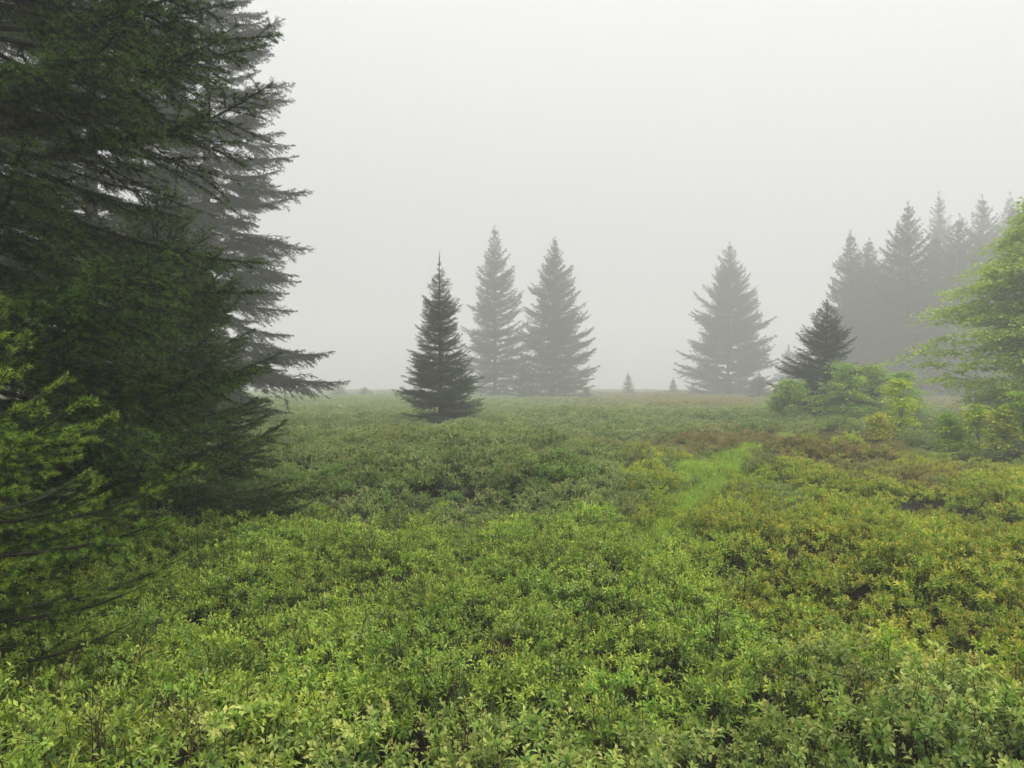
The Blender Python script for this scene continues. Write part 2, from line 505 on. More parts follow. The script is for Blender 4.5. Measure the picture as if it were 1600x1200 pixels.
# --- the dark stand on the left
LEFT = "dark spruces at the left edge"
x, y = at(-115, 3.4)
spruce("spruce_tree", "young spruce with light green shoots, nearest of all, cut by the left edge", x, y, 2.3, 1.22, 3, 11, z0=0.42, dens=1.25, style=1, shape=0.7, group=LEFT,
       boughs=[(0.98, -10, 1.2, 8), (0.92, -42, 1.2, 6), (1.05, 15, 1.15, 8), (1.35, -22, 1.0, 14)])
x, y = at(-75, 5.7)
spruce("spruce_tree", "tall dark spruce with drooping boughs filling the upper left corner", x, y, 11.5, 2.75, 0, 12, z0=0.25, dens=1.05, shape=0.60, ragged=0.30, group=LEFT,
       boughs=[(4.35, -12, 2.35, 3), (4.6, 8, 2.3, -2), (3.35, -8, 2.55, 10), (3.9, -35, 2.6, -4), (2.45, -30, 2.6, 0), (1.9, -12, 2.5, -2), (1.2, -20, 2.6, 0)])
x, y = at(255, 8.2)
spruce("spruce_tree", "dark green young spruce against the tall dark one, its tip before the grey one", x, y, 4.1, 1.7, 0, 13, z0=0.12, dens=1.25, style=1, shape=0.62, ragged=0.15, group=LEFT)
x, y = at(318, 27.0)
spruce("spruce_tree", "tall grey foggy spruce reaching out past the dark stand, its tip above the frame", x, y, 20.5, 4.65, 5, 14, z0=0.25, dens=0.97, shape=0.55, ragged=0.18, group=LEFT)
x, y = at(-40, 11.5)
spruce("spruce_tree", "dark spruce deep in the stand, showing through the near boughs at the left edge", x, y, 15.0, 3.0, 1, 15, z0=0.4, dens=1.02, shape=0.6, ragged=0.15, group=LEFT)
x, y = at(140, 19.0)
spruce("spruce_tree", "grey spruce deep in the stand behind the drooping boughs of the tall dark one", x, y, 19.0, 4.0, 1, 16, z0=0.4, dens=1.02, shape=0.6, ragged=0.15, group=LEFT)

# --- lone spruces of the meadow
x, y = at(688, 29.5)
spruce("spruce_tree", "small open dark spruce with a bare thin leader, alone in the meadow", x, y, 6.95, 2.6, 1, 21, z0=0.10, dens=1.3, style=1, shape=0.90, ragged=0.24, bare=True)
PAIR = "two spruces standing side by side"
x, y = at(773, 99)
spruce("spruce_tree", "taller of the two grey spruces standing side by side behind the lone one", x, y, 22.6, 7.2, 4, 22, z0=0.3, dens=0.88, style=1, shape=0.66, ragged=0.2, group=PAIR)
x, y = at(862, 96)
spruce("spruce_tree", "shorter, right-hand one of the two grey spruces standing side by side", x, y, 20.6, 8.3, 4, 23, z0=0.3, dens=0.97, style=1, shape=0.80, ragged=0.2, group=PAIR)
x, y = at(1137, 112)
spruce("spruce_tree", "broad dense pale grey spruce standing alone right of the clearing", x, y, 22.6, 10.3, 4, 24, z0=0.3, dens=0.89, style=1, shape=0.78, ragged=0.12)
x, y = at(1290, 33)
spruce("spruce_tree", "small spruce wrapped in light green shrubs before the foggy wood", x, y, 5.6, 3.0, 1, 25, z0=0.2, dens=1.15, style=1, shape=0.95, ragged=0.12)

# --- the foggy wood on the right: whole crowns, no single branches to tell apart
WOOD = "foggy spruces of the wood on the right"
x, y = at(1325, 94)
w1 = spruce("spruce_tree", "foggy spruce at the left end of the wood, above the shrub-wrapped spruce", x, y, 20.9, 7.2, 4, 31, dens=0.95, style=1, shape=0.72, ragged=0.2, group=WOOD, split=False)
x, y = at(1418, 88)
w2 = spruce("spruce_tree", "tall slim foggy spruce, second high tip from the left in the wood", x, y, 22.9, 7.4, 4, 32, dens=0.95, style=1, shape=0.70, ragged=0.2, group=WOOD, split=False)
x, y = at(1470, 116)
w3 = spruce("spruce_tree", "palest and tallest foggy spruce, behind the slim one in the wood", x, y, 31.6, 9.0, 4, 33, dens=0.8, style=1, shape=0.66, ragged=0.25, group=WOOD, split=False)
for src, px, dist, rz, sc, lab in [
        (w2, 1358, 97, 2.0, (1.0, 0.90), "short foggy spruce close behind the left end of the wood"),
        (w1, 1500, 91, 1.0, (1.15, 1.06), "dense dark spruce before the palest one in the wood"),
        (w2, 1535, 101, 4.0, (1.1, 1.19), "spruce with a sharp tip between the palest spruce and the leafy tree"),
        (w1, 1462, 93, 3.0, (1.1, 0.98), "low dark spruce filling the gap under the palest spruce"),
        (w3, 1578, 118, 2.5, (1.0, 1.0), "pale foggy spruce whose tip shows just over the leafy tree"),
        (w1, 1585, 89, 5.0, (1.2, 1.1), "dark spruce right behind the leafy tree at the frame edge"),
        (w2, 1385, 102, 5.0, (1.2, 0.84), "foggy spruce deep inside the wood between the front tips"),
        (w1, 1530, 93, 0.5, (1.2, 0.98), "dark spruce hidden to its tip behind the leafy tree")]:
    x, y = at(px, dist)
    copy_tree(src, lab, x, y, rz, sc, WOOD)

# --- small far spruces along the crest
SMALL = "small spruces scattered along the foggy crest"
x, y = at(982, 118)
s1 = spruce("spruce_sapling", "pale spruce sapling on the crest between the pair and the broad spruce", x, y, 3.8, 1.45, 2, 41, z0=0.15, dens=1.2, style=1, shape=0.9, group=SMALL, split=False)
for px, dist, sc, lab in [
        (1052, 118, (0.9, 0.75), "tiny spruce sapling left of the broad pale spruce"),
        (530, 115, (1.5, 0.8), "low spruce sapling on the crest beside the dark stand"),
        (570, 120, (1.6, 0.45), "tiny squat spruce sapling between the dark stand and the lone spruce"),
        (1186, 80, (1.6, 0.85), "squat dark young spruce at the right foot of the broad spruce"),
        (1232, 128, (2.6, 2.2), "faint spruce in the gap between broad spruce and wood"),
        (1258, 120, (2.0, 1.5), "faint low spruce just left of the shrub-wrapped spruce"),
        (916, 91, (1.1, 0.45), "squat sapling at the right foot of the spruce pair"),
        (818, 86, (1.7, 1.15), "dark young spruce in front of the gap of the pair")]:
    x, y = at(px, dist)
    copy_tree(s1, lab, x, y, px * 1.0, sc, SMALL)

# ------------------------------------------------------------------ broadleaf trees and shrubs
def leaf_quads(geo, P, D, N, ln, wd, C, mi=0, four=False, fold=0.25, curl=0.12):
    """P base, D direction, N leaf normal, all (n,3). Two triangles folded on the midrib, or four with a bent tip."""
    n = len(P)
    D = unit(D); S = unit(np.cross(D, N)); N = np.cross(S, D)
    ln = np.broadcast_to(np.asarray(ln, float).reshape(-1, 1), (n, 1)); wd = np.broadcast_to(np.asarray(wd, float).reshape(-1, 1), (n, 1))
    up = N * wd * fold
    if four:
        m = P + D * ln * 0.48
        v = np.stack([P, m - S * wd * 0.5 + up, m, m + S * wd * 0.5 + up, P + D * ln - N * ln * curl], 1)
        f = np.array([[0, 2, 1], [0, 3, 2], [1, 2, 4], [2, 3, 4]])
        k = 5
    else:
        m = P + D * ln * 0.45
        v = np.stack([P, m - S * wd * 0.5 + up, P + D * ln - N * ln * curl * 0.6, m + S * wd * 0.5 + up], 1)
        f = np.array([[0, 2, 1], [0, 3, 2]])
        k = 4
    F = (np.arange(n)[:, None, None] * k + f[None]).reshape(-1, 3)
    geo.add(v.reshape(-1, 3), F, np.repeat(C[:, None], k, 1).reshape(-1, 3), mi)

def broadleaf(name, label, cat, x, y, H, Rx, seed, col, col2, sprays=60, per=40, size=0.35, leaf=0.085, trunk_r=0.09, z0=0.15, shape=0.6, group=None, multi=1):
    """Trunk(s), limbs that reach out to loose flat sprays of leaves filling a domed, uneven crown."""
    rng = np.random.RandomState(seed)
    root = empty(name, (x, y, gz(x, y)))
    tag(root, label, cat, group)
    wood, leaves = Geo(), Geo()
    stems = []
    for m in range(multi):
        an = rng.rand() * 6.28; tl = 0.03 if multi == 1 else rng.uniform(0.15, 0.45)
        zs = np.linspace(-0.15, H * 0.9, 9)
        pts = np.stack([math.cos(an) * tl * zs * zs / H * Rx / H * 1.6 + 0.03 * H * np.sin(zs * 2 / H + m) * 0.3, math.sin(an) * tl * zs * zs / H * Rx / H * 1.6 + zs * 0, zs], 1)
        tube(wood, pts, trunk_r * np.linspace(1, 0.18, 9), 7, BARKC, 0)
        stems.append(pts)
    P, D, N, C = [], [], [], []
    lobes = rng.uniform(0.72, 1.18, 9)                              # uneven outline
    for k in range(sprays):
        t = rng.rand() ** 0.85
        an = rng.rand() * 6.28
        f = an / 6.28 * 9; lob = lobes[int(f) % 9] * (1 - f % 1) + lobes[(int(f) + 1) % 9] * (f % 1)
        env = Rx * (1 - t) ** shape * min(1, 0.55 + 2.5 * t) * lob
        rr = env * (rng.rand() ** 0.45) * rng.uniform(0.9, 1.1)
        z = (z0 + (1 - z0) * t) * H * rng.uniform(0.97, 1.03)
        c = np.array([math.cos(an) * rr, math.sin(an) * rr, z])
        out = np.array([math.cos(an), math.sin(an), 0.1])
        st = stems[rng.randint(len(stems))]
        zb = max(0.05 * H, z - rr * rng.uniform(0.25, 0.6))
        i = int(np.argmin(abs(st[:, 2] - zb))); b = st[i]
        s_ = np.linspace(0, 1, 6)[:, None]
        mid_ = b * 0.45 + c * 0.55 + np.array([0, 0, 0.12 * rr])
        lp = (1 - s_) ** 2 * b + 2 * s_ * (1 - s_) * mid_ + s_ ** 2 * c
        tube(wood, lp, np.linspace(trunk_r * 0.13, 0.003, 6), 3, BARKC, 0)
        c0 = c
        for c, fac in ((c0, 1.0), (lp[4], 0.8), (lp[3], 0.6)):
            sz = fac * size * rng.uniform(0.65, 1.25)
            n = int(per * fac * rng.uniform(0.7, 1.3))
            q = rng.randn(n, 3) * np.array([0.5, 0.42, 0.09]) * sz
            tipf = np.clip(q[:, :1] / sz + 0.4, 0, 1) * 0.8
            q[:, 2] -= 0.25 * np.clip(q[:, 0], 0, None) - rng.uniform(-0.05, 0.1)
            ca, sa = out[0], out[1]
            qx = q[:, 0] * ca - q[:, 1] * sa; qy = q[:, 0] * sa + q[:, 1] * ca
            P.append(c + np.stack([qx, qy, q[:, 2]], 1))
            D.append(out * 0.7 + rng.randn(n, 3) * np.array([0.8, 0.8, 0.25]) + np.array([0, 0, -0.2]))
            N.append(rng.randn(n, 3) * 0.4 + np.array([0, 0, 1.0]))
            cc = np.array(col) * (1 - tipf) + np.array(col2) * tipf
            C.append(cc * rng.uniform(0.75, 1.25, (n, 1)) * rng.uniform(0.85, 1.15))
    P, D, N, C = map(np.concatenate, (P, D, N, C))
    ln = leaf * rng.uniform(0.7, 1.2, len(P))
    leaf_quads(leaves, P, D, N, ln, ln * 0.62, C)
    obj("trunk", wood.mesh("broadleaf_trunk", [M_GREYBARK], True), root)
    obj("crown", leaves.mesh("broadleaf_crown", [M_TREELEAF]), root)
    return root

LG, LG2 = (0.31, 0.50, 0.080), (0.46, 0.63, 0.11)
YG, YG2 = (0.42, 0.60, 0.045), (0.62, 0.66, 0.05)
x, y = at(1650, 25.0)
broadleaf("broadleaf_tree", "light green broadleaf tree with layered boughs, cut by the right edge", "broadleaf tree", x, y, 8.0, 5.2, 51, LG, LG2, sprays=440, per=95, size=0.78, leaf=0.145, trunk_r=0.13, z0=0.06, shape=0.78)
SHR = "light green shrubs around the small spruce"
for px, dist, H, Rx, seed, lab in [
        (1232, 31.5, 1.9, 1.15, 61, "light green shrub at the left foot of the small spruce"),
        (1318, 30.5, 2.85, 1.15, 62, "light green shrub climbing before the small spruce"),
        (1362, 32.0, 2.45, 1.25, 63, "light green shrub at the right side of the small spruce"),
        (1412, 33.5, 2.2, 1.4, 64, "light green shrub between the yellow bush and the foggy wood"),
        (1268, 34.5, 1.9, 1.1, 65, "light green shrub half hidden behind the small spruce")]:
    x, y = at(px, dist)
    broadleaf("leafy_shrub", lab, "shrub", x, y, H, Rx, seed, LG, LG2, sprays=64, per=46, size=0.42, leaf=0.11, trunk_r=0.024, multi=3, group=SHR, shape=0.45)
YEL = "yellow-green bushes before the leafy tree"
for px, dist, H, Rx, seed, c1, c2, lab in [
        (1405, 20.0, 1.65, 0.55, 71, YG, YG2, "upright bright yellow-green bush standing apart left of the leafy tree"),
        (1490, 18.5, 1.05, 0.55, 72, (0.24, 0.42, 0.045), YG, "low yellow-green bush under the left side of the leafy tree"),
        (1530, 18.5, 1.35, 0.5, 73, YG, YG2, "taller yellow-green bush in the row under the leafy tree"),
        (1568, 17.5, 1.0, 0.5, 74, (0.40, 0.52, 0.05), (0.60, 0.60, 0.06), "low yellow bush with dull tips under the leafy tree"),
        (1600, 17.5, 1.4, 0.6, 75, LG, YG, "green bush at the right edge under the leafy tree"),
        (1372, 19.4, 0.85, 0.3, 76, (0.42, 0.48, 0.05), (0.58, 0.55, 0.07), "tiny orange-tinged bush at the foot of the upright yellow one")]:
    x, y = at(px, dist)
    broadleaf("leafy_bush", lab, "bush", x, y, H, Rx, seed, c1, c2, sprays=26, per=26, size=0.26, leaf=0.095, trunk_r=0.016, multi=3, group=YEL, shape=0.45)

# ------------------------------------------------------------------ blueberry heath
# palettes: (inner leaf, leaf, tip leaf)
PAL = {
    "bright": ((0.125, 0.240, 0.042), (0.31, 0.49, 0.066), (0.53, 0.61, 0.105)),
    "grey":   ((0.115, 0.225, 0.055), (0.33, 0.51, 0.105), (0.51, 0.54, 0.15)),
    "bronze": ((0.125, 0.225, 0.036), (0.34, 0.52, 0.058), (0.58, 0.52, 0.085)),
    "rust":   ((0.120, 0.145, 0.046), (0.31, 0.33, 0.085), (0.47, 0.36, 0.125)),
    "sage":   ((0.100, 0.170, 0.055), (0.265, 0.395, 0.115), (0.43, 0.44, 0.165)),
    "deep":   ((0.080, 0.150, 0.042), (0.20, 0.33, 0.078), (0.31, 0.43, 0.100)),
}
SHOOTCFG = {0: (20, 6, 9, 0.035, True), 1: (19, 6, 7, 0.041, False), 2: (14, 5, 4, 0.076, False)}   # stems, twigs, leaves, leaf length
def bush_geo(kind, var, lod):
    """Stems rise to a low dome; each ends in a leafy tuft of short spreading twigs, shaded gaps below."""
    rng = np.random.RandomState(var * 53 + lod * 7 + sorted(PAL).index(kind) * 301)
    ns, nt, nlv, ll, four = SHOOTCFG[lod]
    wr = 0.42 if kind == "bright" else 0.50
    H, W = 0.38, 0.27
    inner, mid, tip = [np.array(c) for c in PAL[kind]]
    st, lv = Geo(), Geo()
    P, D, N, C, LN = [], [], [], [], []
    tips = []
    for i in range(ns):
        an = i * 2.39996 + rng.uniform(-0.4, 0.4); rr = W * math.sqrt((i + 0.5) / ns) * rng.uniform(0.85, 1.1)
        hh = H * (1 - 0.60 * (rr / W) ** 2.4) * rng.uniform(0.78, 1.12)
        ca, sa = math.cos(an), math.sin(an)
        b = np.array([ca, sa, 0]) * rr * 0.35
        top = np.array([ca * rr, sa * rr, hh]) + rng.randn(3) * 0.015
        mid_ = (b + top) / 2 + np.array([ca, sa, 0]) * rr * 0.12 + rng.randn(3) * 0.02
        s = np.linspace(0, 1, 6)[:, None]
        pts = (1 - s) ** 2 * (b - [0, 0, 0.08]) + 2 * s * (1 - s) * mid_ + s ** 2 * top
        if lod < 2: tube(st, pts, np.linspace(0.0034, 0.0012, 6), 3, BARKC, 0)
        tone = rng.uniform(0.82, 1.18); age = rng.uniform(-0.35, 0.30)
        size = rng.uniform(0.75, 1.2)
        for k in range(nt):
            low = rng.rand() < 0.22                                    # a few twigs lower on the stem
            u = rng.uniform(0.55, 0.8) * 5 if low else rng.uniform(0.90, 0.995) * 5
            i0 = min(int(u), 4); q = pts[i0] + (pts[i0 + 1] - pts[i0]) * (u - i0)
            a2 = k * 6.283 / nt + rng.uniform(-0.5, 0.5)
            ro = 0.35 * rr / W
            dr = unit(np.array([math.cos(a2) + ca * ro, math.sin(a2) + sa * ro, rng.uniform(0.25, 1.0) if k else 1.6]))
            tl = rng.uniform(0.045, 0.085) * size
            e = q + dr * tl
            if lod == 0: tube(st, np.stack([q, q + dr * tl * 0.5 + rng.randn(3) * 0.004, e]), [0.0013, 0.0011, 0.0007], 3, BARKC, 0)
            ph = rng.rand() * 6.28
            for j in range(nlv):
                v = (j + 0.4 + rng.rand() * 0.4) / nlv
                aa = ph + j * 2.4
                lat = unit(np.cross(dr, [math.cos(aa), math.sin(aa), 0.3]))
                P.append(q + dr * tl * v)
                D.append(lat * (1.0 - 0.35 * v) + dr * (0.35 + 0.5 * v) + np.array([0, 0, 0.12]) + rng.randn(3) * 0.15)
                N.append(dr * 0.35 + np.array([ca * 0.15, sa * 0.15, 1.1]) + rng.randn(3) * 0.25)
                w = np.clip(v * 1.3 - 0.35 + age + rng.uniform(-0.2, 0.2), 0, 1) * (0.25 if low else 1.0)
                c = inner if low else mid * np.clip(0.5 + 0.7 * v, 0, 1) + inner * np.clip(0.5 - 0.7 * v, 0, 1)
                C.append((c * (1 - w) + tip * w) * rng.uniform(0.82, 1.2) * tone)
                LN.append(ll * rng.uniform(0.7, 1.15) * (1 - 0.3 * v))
            tips.append(e)
    LN = np.array(LN)
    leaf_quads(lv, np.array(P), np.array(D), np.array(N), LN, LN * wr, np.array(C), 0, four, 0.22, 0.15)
    return st, lv, tips

KINDS = ["bright", "grey", "bronze", "rust", "deep", "sage"]
NVAR = {0: 5, 1: 4, 2: 4}
near_mesh, proto_col = {}, {}
for kd in KINDS:
    for lod in (0, 1, 2):
        c = bpy.data.collections.new("heath_%s_%d" % (kd, lod))
        proto_col[kd, lod] = c
        for var in range(NVAR[lod]):
            st, lv, tips = bush_geo(kd, var, lod)
            if lod == 0:
                near_mesh[kd, var] = (st.mesh("bush_stems", [M_TWIG]), lv.mesh("bush_leaves", [M_LEAF]), tips)
            if st.n:
                o2 = 0
                for v, cc, f in zip(list(st.v), list(st.c), list(st.f)):
                    lv.add(v, f - o2, cc, 1); o2 += len(v)
            o = bpy.data.objects.new("heath_sprig_%d" % var, lv.mesh("heath_bush", [M_LEAF, M_TWIG]))
            c.objects.link(o)

def scatter_kind(x, y, rng):
    """Which sort of shrub grows at each point of the heath."""
    n1 = vnoise(x, y, 1.6, 1); n2 = vnoise(x, y, 3.2, 5); n3 = vnoise(x, y, 0.7, 9)
    sc = {k: np.zeros(len(x)) for k in KINDS}
    sc["bright"] = 1.0 * (1 - sstep(6.5, 9, y)) * (1 - sstep(0.6, 1.8, x - 0.1 * y)) * sstep(2.2, 3.6, y - 0.35 * x) + 0.25 - 0.15 * sstep(8, 10, y)
    sc["grey"] = 0.55 + 0.75 * (1 - sstep(2.6, 4.2, y - 0.15 * np.abs(x))) * sstep(-1.4, -0.4, x) - 0.35 * sstep(7, 10, y)
    sc["sage"] = sstep(4.5, 12.5, y) * (0.55 + 0.55 * (1 - sstep(2, 5, x - 0.1 * y)))
    sc["bronze"] = 1.0 * sstep(0.2, 1.4, x - 0.05 * y) * sstep(2.4, 3.6, y) * (1 - sstep(12, 22, y)) + 0.25 - 0.1 * sstep(8, 10, y)
    sc["rust"] = 2.1 * np.exp(-((x - 4.6 - (y - 16.5) * 0.35) / 3.4) ** 2 - ((y - 18.5) / 3.6) ** 2) * (path_sd(x, y) < 3) \
        + 0.8 * sstep(3.5, 5.5, x) * sstep(10, 11.5, y) * (1 - sstep(14, 17, y)) + 0.95 * sstep(34, 60, y) * (0.4 + 0.6 * sstep(-6, 10, x)) + 0.05
    sc["deep"] = 1.0 * np.exp(-((x + 1.3) / 2.6) ** 2 - ((y - 10.0) / 0.8) ** 2) + 0.15 + 0.35 * sstep(8, 14, y)  # dark leaf colour massed along the bank front stands for its shaded face
    S = np.stack([sc[k] * (0.55 + 0.9 * v) for k, v in zip(KINDS, (n1, n2, 1 - n1, 1 - n2, n3, 1 - n3))], 1)
    S = S + rng.rand(*S.shape) * 0.6
    return np.argmax(S, 1)

CLEAR = [(*at(-115, 3.4), 0.35), (*at(-75, 5.7), 0.9), (*at(255, 8.2), 0.6), (*at(318, 27.0), 2.6), (*at(-40, 11.5), 2.4), (*at(140, 19.0), 2.4), (*at(688, 29.5), 0.4)]

def heath_points():
    rng = np.random.RandomState(77)
    out = []
    for y0, y1, sp in [(-1.2, 9.0, 0.315), (9.0, 20.0, 0.345), (20.0, 42.0, 0.42), (42.0, 80.0, 0.66), (80.0, 125.0, 1.05), (125.0, 206.0, 1.4)]:
        xm = 0.80 * y1 + 3.5
        xs = np.arange(-xm, xm, sp); ys = np.arange(y0, y1, sp)
        X, Y = np.meshgrid(xs, ys)
        X = (X + rng.uniform(-0.5, 0.5, X.shape) * sp * 1.1).ravel(); Y = (Y + rng.uniform(-0.5, 0.5, Y.shape) * sp * 1.1).ravel()
        k = (np.abs(X) < 0.80 * np.maximum(Y, 0) + 3.0)
        out.append(np.stack([X[k], Y[k]], 1))
    P = np.concatenate(out)
    X, Y = P[:, 0], P[:, 1]
    sd = path_sd(X, Y)
    keep = sd > rng.uniform(-0.12, 0.10, len(X))
    keep &= ~((np.hypot(X, Y) < 0.75))
    for cx, cy_, r in CLEAR:
        keep &= np.hypot(X - cx, Y - cy_) > r
    P = P[keep]; sd = sd[keep]; X, Y = P[:, 0], P[:, 1]
    kind = scatter_kind(X, Y, rng)
    s = 0.80 + 0.45 * vnoise(X, Y, 0.8, 21) + rng.uniform(-0.22, 0.22, len(X))
    s *= 1 - 0.25 * sstep(5.0, 8.0, X) * sstep(12, 15, Y) * (1 - sstep(26, 34, Y))
    s *= 0.60 + 0.40 * sstep(0.0, 0.7, sd)                       # lower growth along the trail
    s *= np.where(Y > 125, 2.7, np.where(Y > 80, 2.1, np.where(Y > 42, 1.6, np.where(Y > 20, 1.2, 1.0))))
    s *= 1 - 0.15 * sstep(60, 90, Y)
    s *= 1 + 0.10 * (kind == 0) - 0.08 * (kind == 3)
    s = np.where(Y < 9, np.minimum(s, 1.2), s)
    rot = np.stack([rng.uniform(-0.15, 0.15, len(X)), rng.uniform(-0.15, 0.15, len(X)), rng.rand(len(X)) * 6.28], 1)
    return X, Y, height(X, Y), kind, s, rot, rng
HX, HY, HZ, HK, HS, HR, hrng = heath_points()

def scatter_object(name, label, cat, P, rot, scl, idx, coll, kind="stuff"):
    me = bpy.data.meshes.new(name)
    me.vertices.add(len(P)); me.vertices.foreach_set("co", np.asarray(P, np.float32).ravel())
    a = me.attributes.new("rot", 'FLOAT_VECTOR', 'POINT'); a.data.foreach_set("vector", np.asarray(rot, np.float32).ravel())
    scl = np.asarray(scl, np.float32)
    a = me.attributes.new("scl", 'FLOAT_VECTOR', 'POINT'); a.data.foreach_set("vector", np.stack([scl, scl, np.minimum(scl, 1.05 + 0.12 * scl)], 1).ravel())
    a = me.attributes.new("pick", 'INT', 'POINT'); a.data.foreach_set("value", np.asarray(idx, np.int32))
    o = obj(name, me)
    ng = bpy.data.node_groups.new(name, 'GeometryNodeTree')
    ng.interface.new_socket("Geometry", in_out='INPUT', socket_type='NodeSocketGeometry')
    ng.interface.new_socket("Geometry", in_out='OUTPUT', socket_type='NodeSocketGeometry')
    n, l = ng.nodes, ng.links
    gi, go = n.new("NodeGroupInput"), n.new("NodeGroupOutput")
    ip = n.new("GeometryNodeInstanceOnPoints"); ip.inputs["Pick Instance"].default_value = True
    ci = n.new("GeometryNodeCollectionInfo"); ci.inputs["Collection"].default_value = coll
    ci.inputs["Separate Children"].default_value = True; ci.inputs["Reset Children"].default_value = True
    def na(nm, dt):
        q = n.new("GeometryNodeInputNamedAttribute"); q.data_type = dt; q.inputs["Name"].default_value = nm
        return q.outputs["Attribute"]
    er = n.new("FunctionNodeEulerToRotation")
    l.new(na("rot", 'FLOAT_VECTOR'), er.inputs[0])
    l.new(gi.outputs[0], ip.inputs["Points"]); l.new(ci.outputs[0], ip.inputs["Instance"])
    l.new(na("pick", 'INT'), ip.inputs["Instance Index"]); l.new(er.outputs[0], ip.inputs["Rotation"])
    l.new(na("scl", 'FLOAT_VECTOR'), ip.inputs["Scale"]); l.new(ip.outputs[0], go.inputs[0])
    md = o.modifiers.new("scatter", 'NODES'); md.node_group = ng
    tag(o, label, cat, kind=kind)
    return o

# the nearest bushes in view, one by one
dist = np.hypot(HX, HY)
inview = (HY > 1.2) & (np.abs(HX) < 0.70 * HY + 0.15)
order = np.argsort(np.where(inview, dist, 1e9))
single = order[:290]
LOOK = ("bright yellow-green", "grey-green pink-tipped", "bronze-tipped", "rusty brown", "deep green", "dull sage-green")
SIDE = ("near the left spruces", "left of the middle", "in the middle", "right of the middle", "toward the right edge")
ROW = ("cut by the bottom edge", "second row above the bottom edge", "third row of the foreground", "fourth row of the foreground", "back row of the foreground")
def bush_words(kd, x, y):
    u = x / y
    side = int(np.digitize(u, (-0.40, -0.13, 0.13, 0.40)))
    row = int(np.digitize(y, (2.9, 3.6, 4.4, 5.2)))
    return ("%s blueberry bush %s, %s" % (LOOK[kd], SIDE[side], ROW[row]), "%s bushes %s, %s" % (LOOK[kd], SIDE[side], ROW[row]))
def blossom_mesh(tips, seed):
    rng = np.random.RandomState(seed)
    g = Geo()
    pick = rng.choice(len(tips), 7, replace=False)
    for i in pick:
        for k in range(rng.randint(2, 5)):
            p = tips[i] + rng.randn(3) * np.array([0.012, 0.012, 0.008])
            tube(g, [p, p + [0, 0, -0.003], p + [0, 0, -0.009], p + [0.001, 0, -0.012]], [0.001, 0.0027, 0.003, 0.002], 6, (0.75, 0.70, 0.60), 0)
    return g.mesh("bush_blossom", [M_FLOWER], True)
bloom = {v: blossom_mesh(near_mesh["bright", v][2], v + 5) for v in range(NVAR[0])}
def bare_twig_mesh(seed):
    """Leafless dark twigs standing a little out of the foliage."""
    rng = np.random.RandomState(seed)
    g = Geo()
    for k in range(9):
        an = rng.rand() * 6.28; r = rng.uniform(0.02, 0.2); h = rng.uniform(0.34, 0.47)
        b = np.array([math.cos(an) * r * 0.4, math.sin(an) * r * 0.4, 0.0]); t = np.array([math.cos(an) * r, math.sin(an) * r, h])
        p = np.array([b + (t - b) * u + rng.randn(3) * 0.008 for u in np.linspace(0, 1, 6)])
        tube(g, p, np.linspace(0.0030, 0.0010, 6), 4, BARKC, 0)
        for m in range(6):
            i0 = rng.randint(2, 5); q = p[i0] + (p[i0 + 1] - p[i0]) * rng.rand()
            dd = unit(rng.randn(3) * np.array([1, 1, 0.3]) + np.array([0, 0, 0.8])); l = rng.uniform(0.05, 0.13)
            tube(g, [q, q + dd * l * 0.5 + rng.randn(3) * 0.006, q + dd * l], [0.0015, 0.0011, 0.0007], 3, BARKC, 0)
    return g.mesh("bare_twigs", [M_TWIG])
bare_twigs = [bare_twig_mesh(300 + v) for v in range(4)]
for q, i in enumerate(single):
    kd = int(HK[i]); var = int(hrng.randint(0, NVAR[0]))
    lab, grp = bush_words(kd, HX[i], HY[i])
    root = empty("blueberry_bush", (HX[i], HY[i], HZ[i]))
    root.rotation_euler = tuple(HR[i]); root.scale = (HS[i],) * 3
    tag(root, lab, "bush", grp)
    st, lv, tips = near_mesh[KINDS[kd], var]
    obj("stems", st, root); obj("leaves", lv, root)
    if kd == 0 and hrng.rand() < 0.2: obj("blossom", bloom[var], root)
    if hrng.rand() < 0.18: obj("bare_twigs", bare_twigs[hrng.randint(0, 4)], root)

rest = np.ones(len(HX), bool); rest[single] = False
PATCH = {
    0: ("bright green blueberry shrubs carpeting the heath beyond the foreground", 1.0),
    1: ("grey-green blueberry shrubs carpeting the open meadow", 1.0),
    2: ("bronze-tipped blueberry shrubs carpeting the right side of the heath", 1.0),
    3: ("rusty brown blueberry shrubs in patches around the grassy clearing", 1.0),
    5: ("dull sage-green blueberry shrubs carpeting the middle of the meadow", 1.0),
    4: ("deep green blueberry shrubs in dark clumps across the heath", 1.0),
}
for kd in range(len(KINDS)):
    for lod, (a, b) in enumerate([(-9, 8.5), (8.5, 21.0), (21.0, 999)]):
        k = rest & (HK == kd) & (dist >= a) & (dist < b)
        if not k.any(): continue
        P = np.stack([HX[k], HY[k], HZ[k]], 1)
        idx = hrng.randint(0, NVAR[lod], k.sum())
        where = (", between the nearest bushes and the clearing", ", around the clearing", ", far out in the fog")[lod]
        scatter_object("blueberry_ground_cover", PATCH[kd][0] + where, "ground cover", P, HR[k], HS[k], idx, proto_col[KINDS[kd], lod])

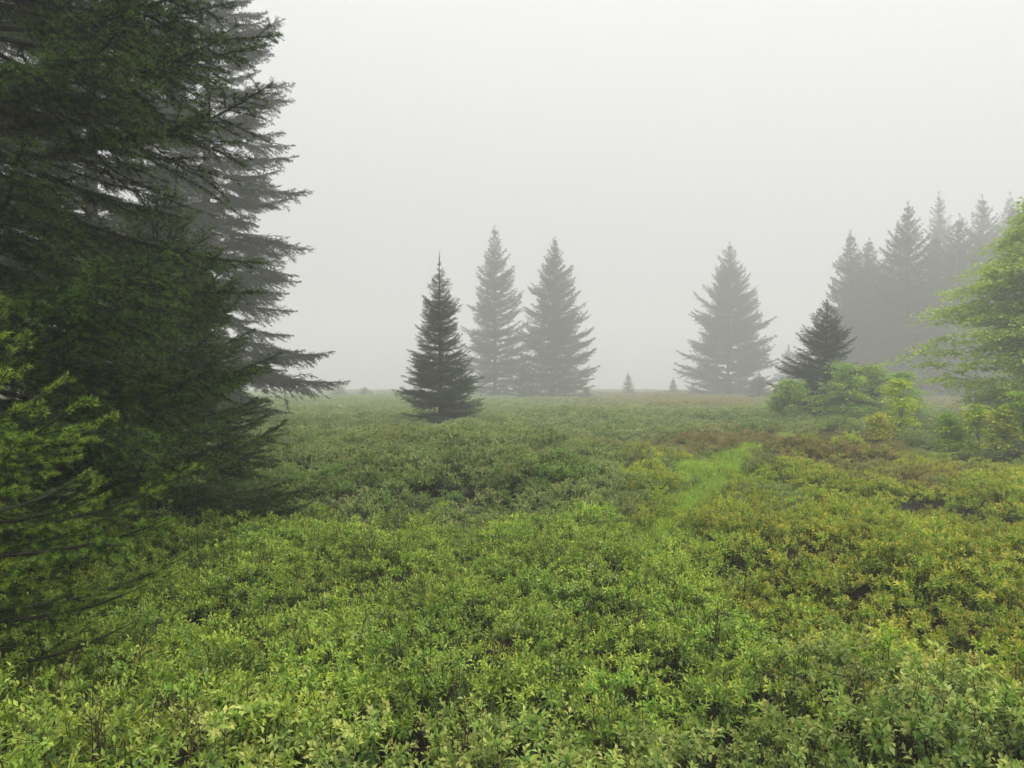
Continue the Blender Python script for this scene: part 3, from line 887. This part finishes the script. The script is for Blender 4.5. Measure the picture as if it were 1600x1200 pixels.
# ------------------------------------------------------------------ grass of the clearing and trails
def grass_geo(var, n, hgt, spread, wd):
    rng = np.random.RandomState(900 + var)
    g = Geo()
    a = rng.rand(n) * 6.28; r = spread * np.sqrt(rng.rand(n))
    b = np.stack([np.cos(a) * r, np.sin(a) * r, np.full(n, -0.01)], 1)
    ld = rng.randn(n, 3) * 0.35; ld[:, 2] = 0
    h = hgt * rng.uniform(0.5, 1.15, (n, 1))
    m = b + ld * h * 0.35 + np.array([0, 0, 1.0]) * h * 0.6
    t = b + ld * h * 1.2 + np.array([0, 0, 1.0]) * h * 0.95
    s = unit(np.cross(m - b, rng.randn(n, 3))) * wd / 2
    v = np.stack([b - s, b + s, m + s * 0.8, m - s * 0.8, t], 1).reshape(-1, 3)
    k = np.arange(n)[:, None] * 5
    c = np.array([0.37, 0.56, 0.075]) * rng.uniform(0.7, 1.35, (n, 1)) + rng.uniform(0, 0.04, (n, 1)) * np.array([1.2, 0.7, 0.1])
    dry = rng.rand(n) < 0.10                                       # dead blades
    c[dry] = np.array([0.34, 0.28, 0.13]) * rng.uniform(0.7, 1.2, (dry.sum(), 1))
    c = np.repeat(c[:, None], 5, 1).reshape(-1, 3)
    g.add(v, np.concatenate([k + [0, 1, 2], k + [0, 2, 3], k + [3, 2, 4]]), c)
    return g
gc = bpy.data.collections.new("grass_tufts")
for v in range(5):
    gc.objects.link(bpy.data.objects.new("grass_tuft_%d" % v, grass_geo(v, 40, 0.10, 0.10, 0.0055).mesh("grass_tuft", [M_GRASS])))
def grass():
    rng = np.random.RandomState(31)
    sp = 0.105
    X, Y = np.meshgrid(np.arange(0, 13, sp), np.arange(5, 28, sp))
    X = (X + rng.uniform(-.5, .5, X.shape) * sp).ravel(); Y = (Y + rng.uniform(-.5, .5, Y.shape) * sp).ravel()
    sd = path_sd(X, Y)
    k = (sd < 0.30 * rng.rand(len(X)) + 0.08)
    X, Y, sd = X[k], Y[k], sd[k]
    s = 0.75 + 0.5 * vnoise(X, Y, 0.9, 2) + 0.7 * sstep(-0.3, 0.3, sd)
    rot = np.stack([rng.uniform(-.2, .2, len(X)), rng.uniform(-.2, .2, len(X)), rng.rand(len(X)) * 6.28], 1)
    scatter_object("grass", "short bright green grass of the clearing and the trails leading into it", "grass",
                   np.stack([X, Y, height(X, Y)], 1), rot, s, rng.randint(0, 5, len(X)), gc)
grass()

# ------------------------------------------------------------------ fog
def haze():
    m, n, l = new_mat("fog")
    v = n.new("ShaderNodeVolumePrincipled")
    v.inputs["Color"].default_value = (0.998, 0.998, 0.998, 1)
    v.inputs["Density"].default_value = HAZE_DENSITY
    v.inputs["Anisotropy"].default_value = 0.2
    o = n.new("ShaderNodeOutputMaterial"); l.new(v.outputs[0], o.inputs["Volume"])
    g = Geo()
    a, z0, z1 = 420.0, -13.0, 33.0
    V = [(sx * a, sy * a, z) for z in (z0, z1) for sx, sy in ((-1, -1), (1, -1), (1, 1), (-1, 1))]
    g.add(V, [[3, 2, 1, 0], [4, 5, 6, 7], [0, 1, 5, 4], [1, 2, 6, 5], [2, 3, 7, 6], [3, 0, 4, 7]], (1, 1, 1))
    o2 = obj("haze", g.mesh("haze", [m]))
    tag(o2, "thick pale fog filling the air over the whole meadow", "fog", kind="stuff")
haze()
bpy.context.view_layer.update()
print("objects", len(scene.objects), "tris", sum(len(m.polygons) for m in bpy.data.meshes))
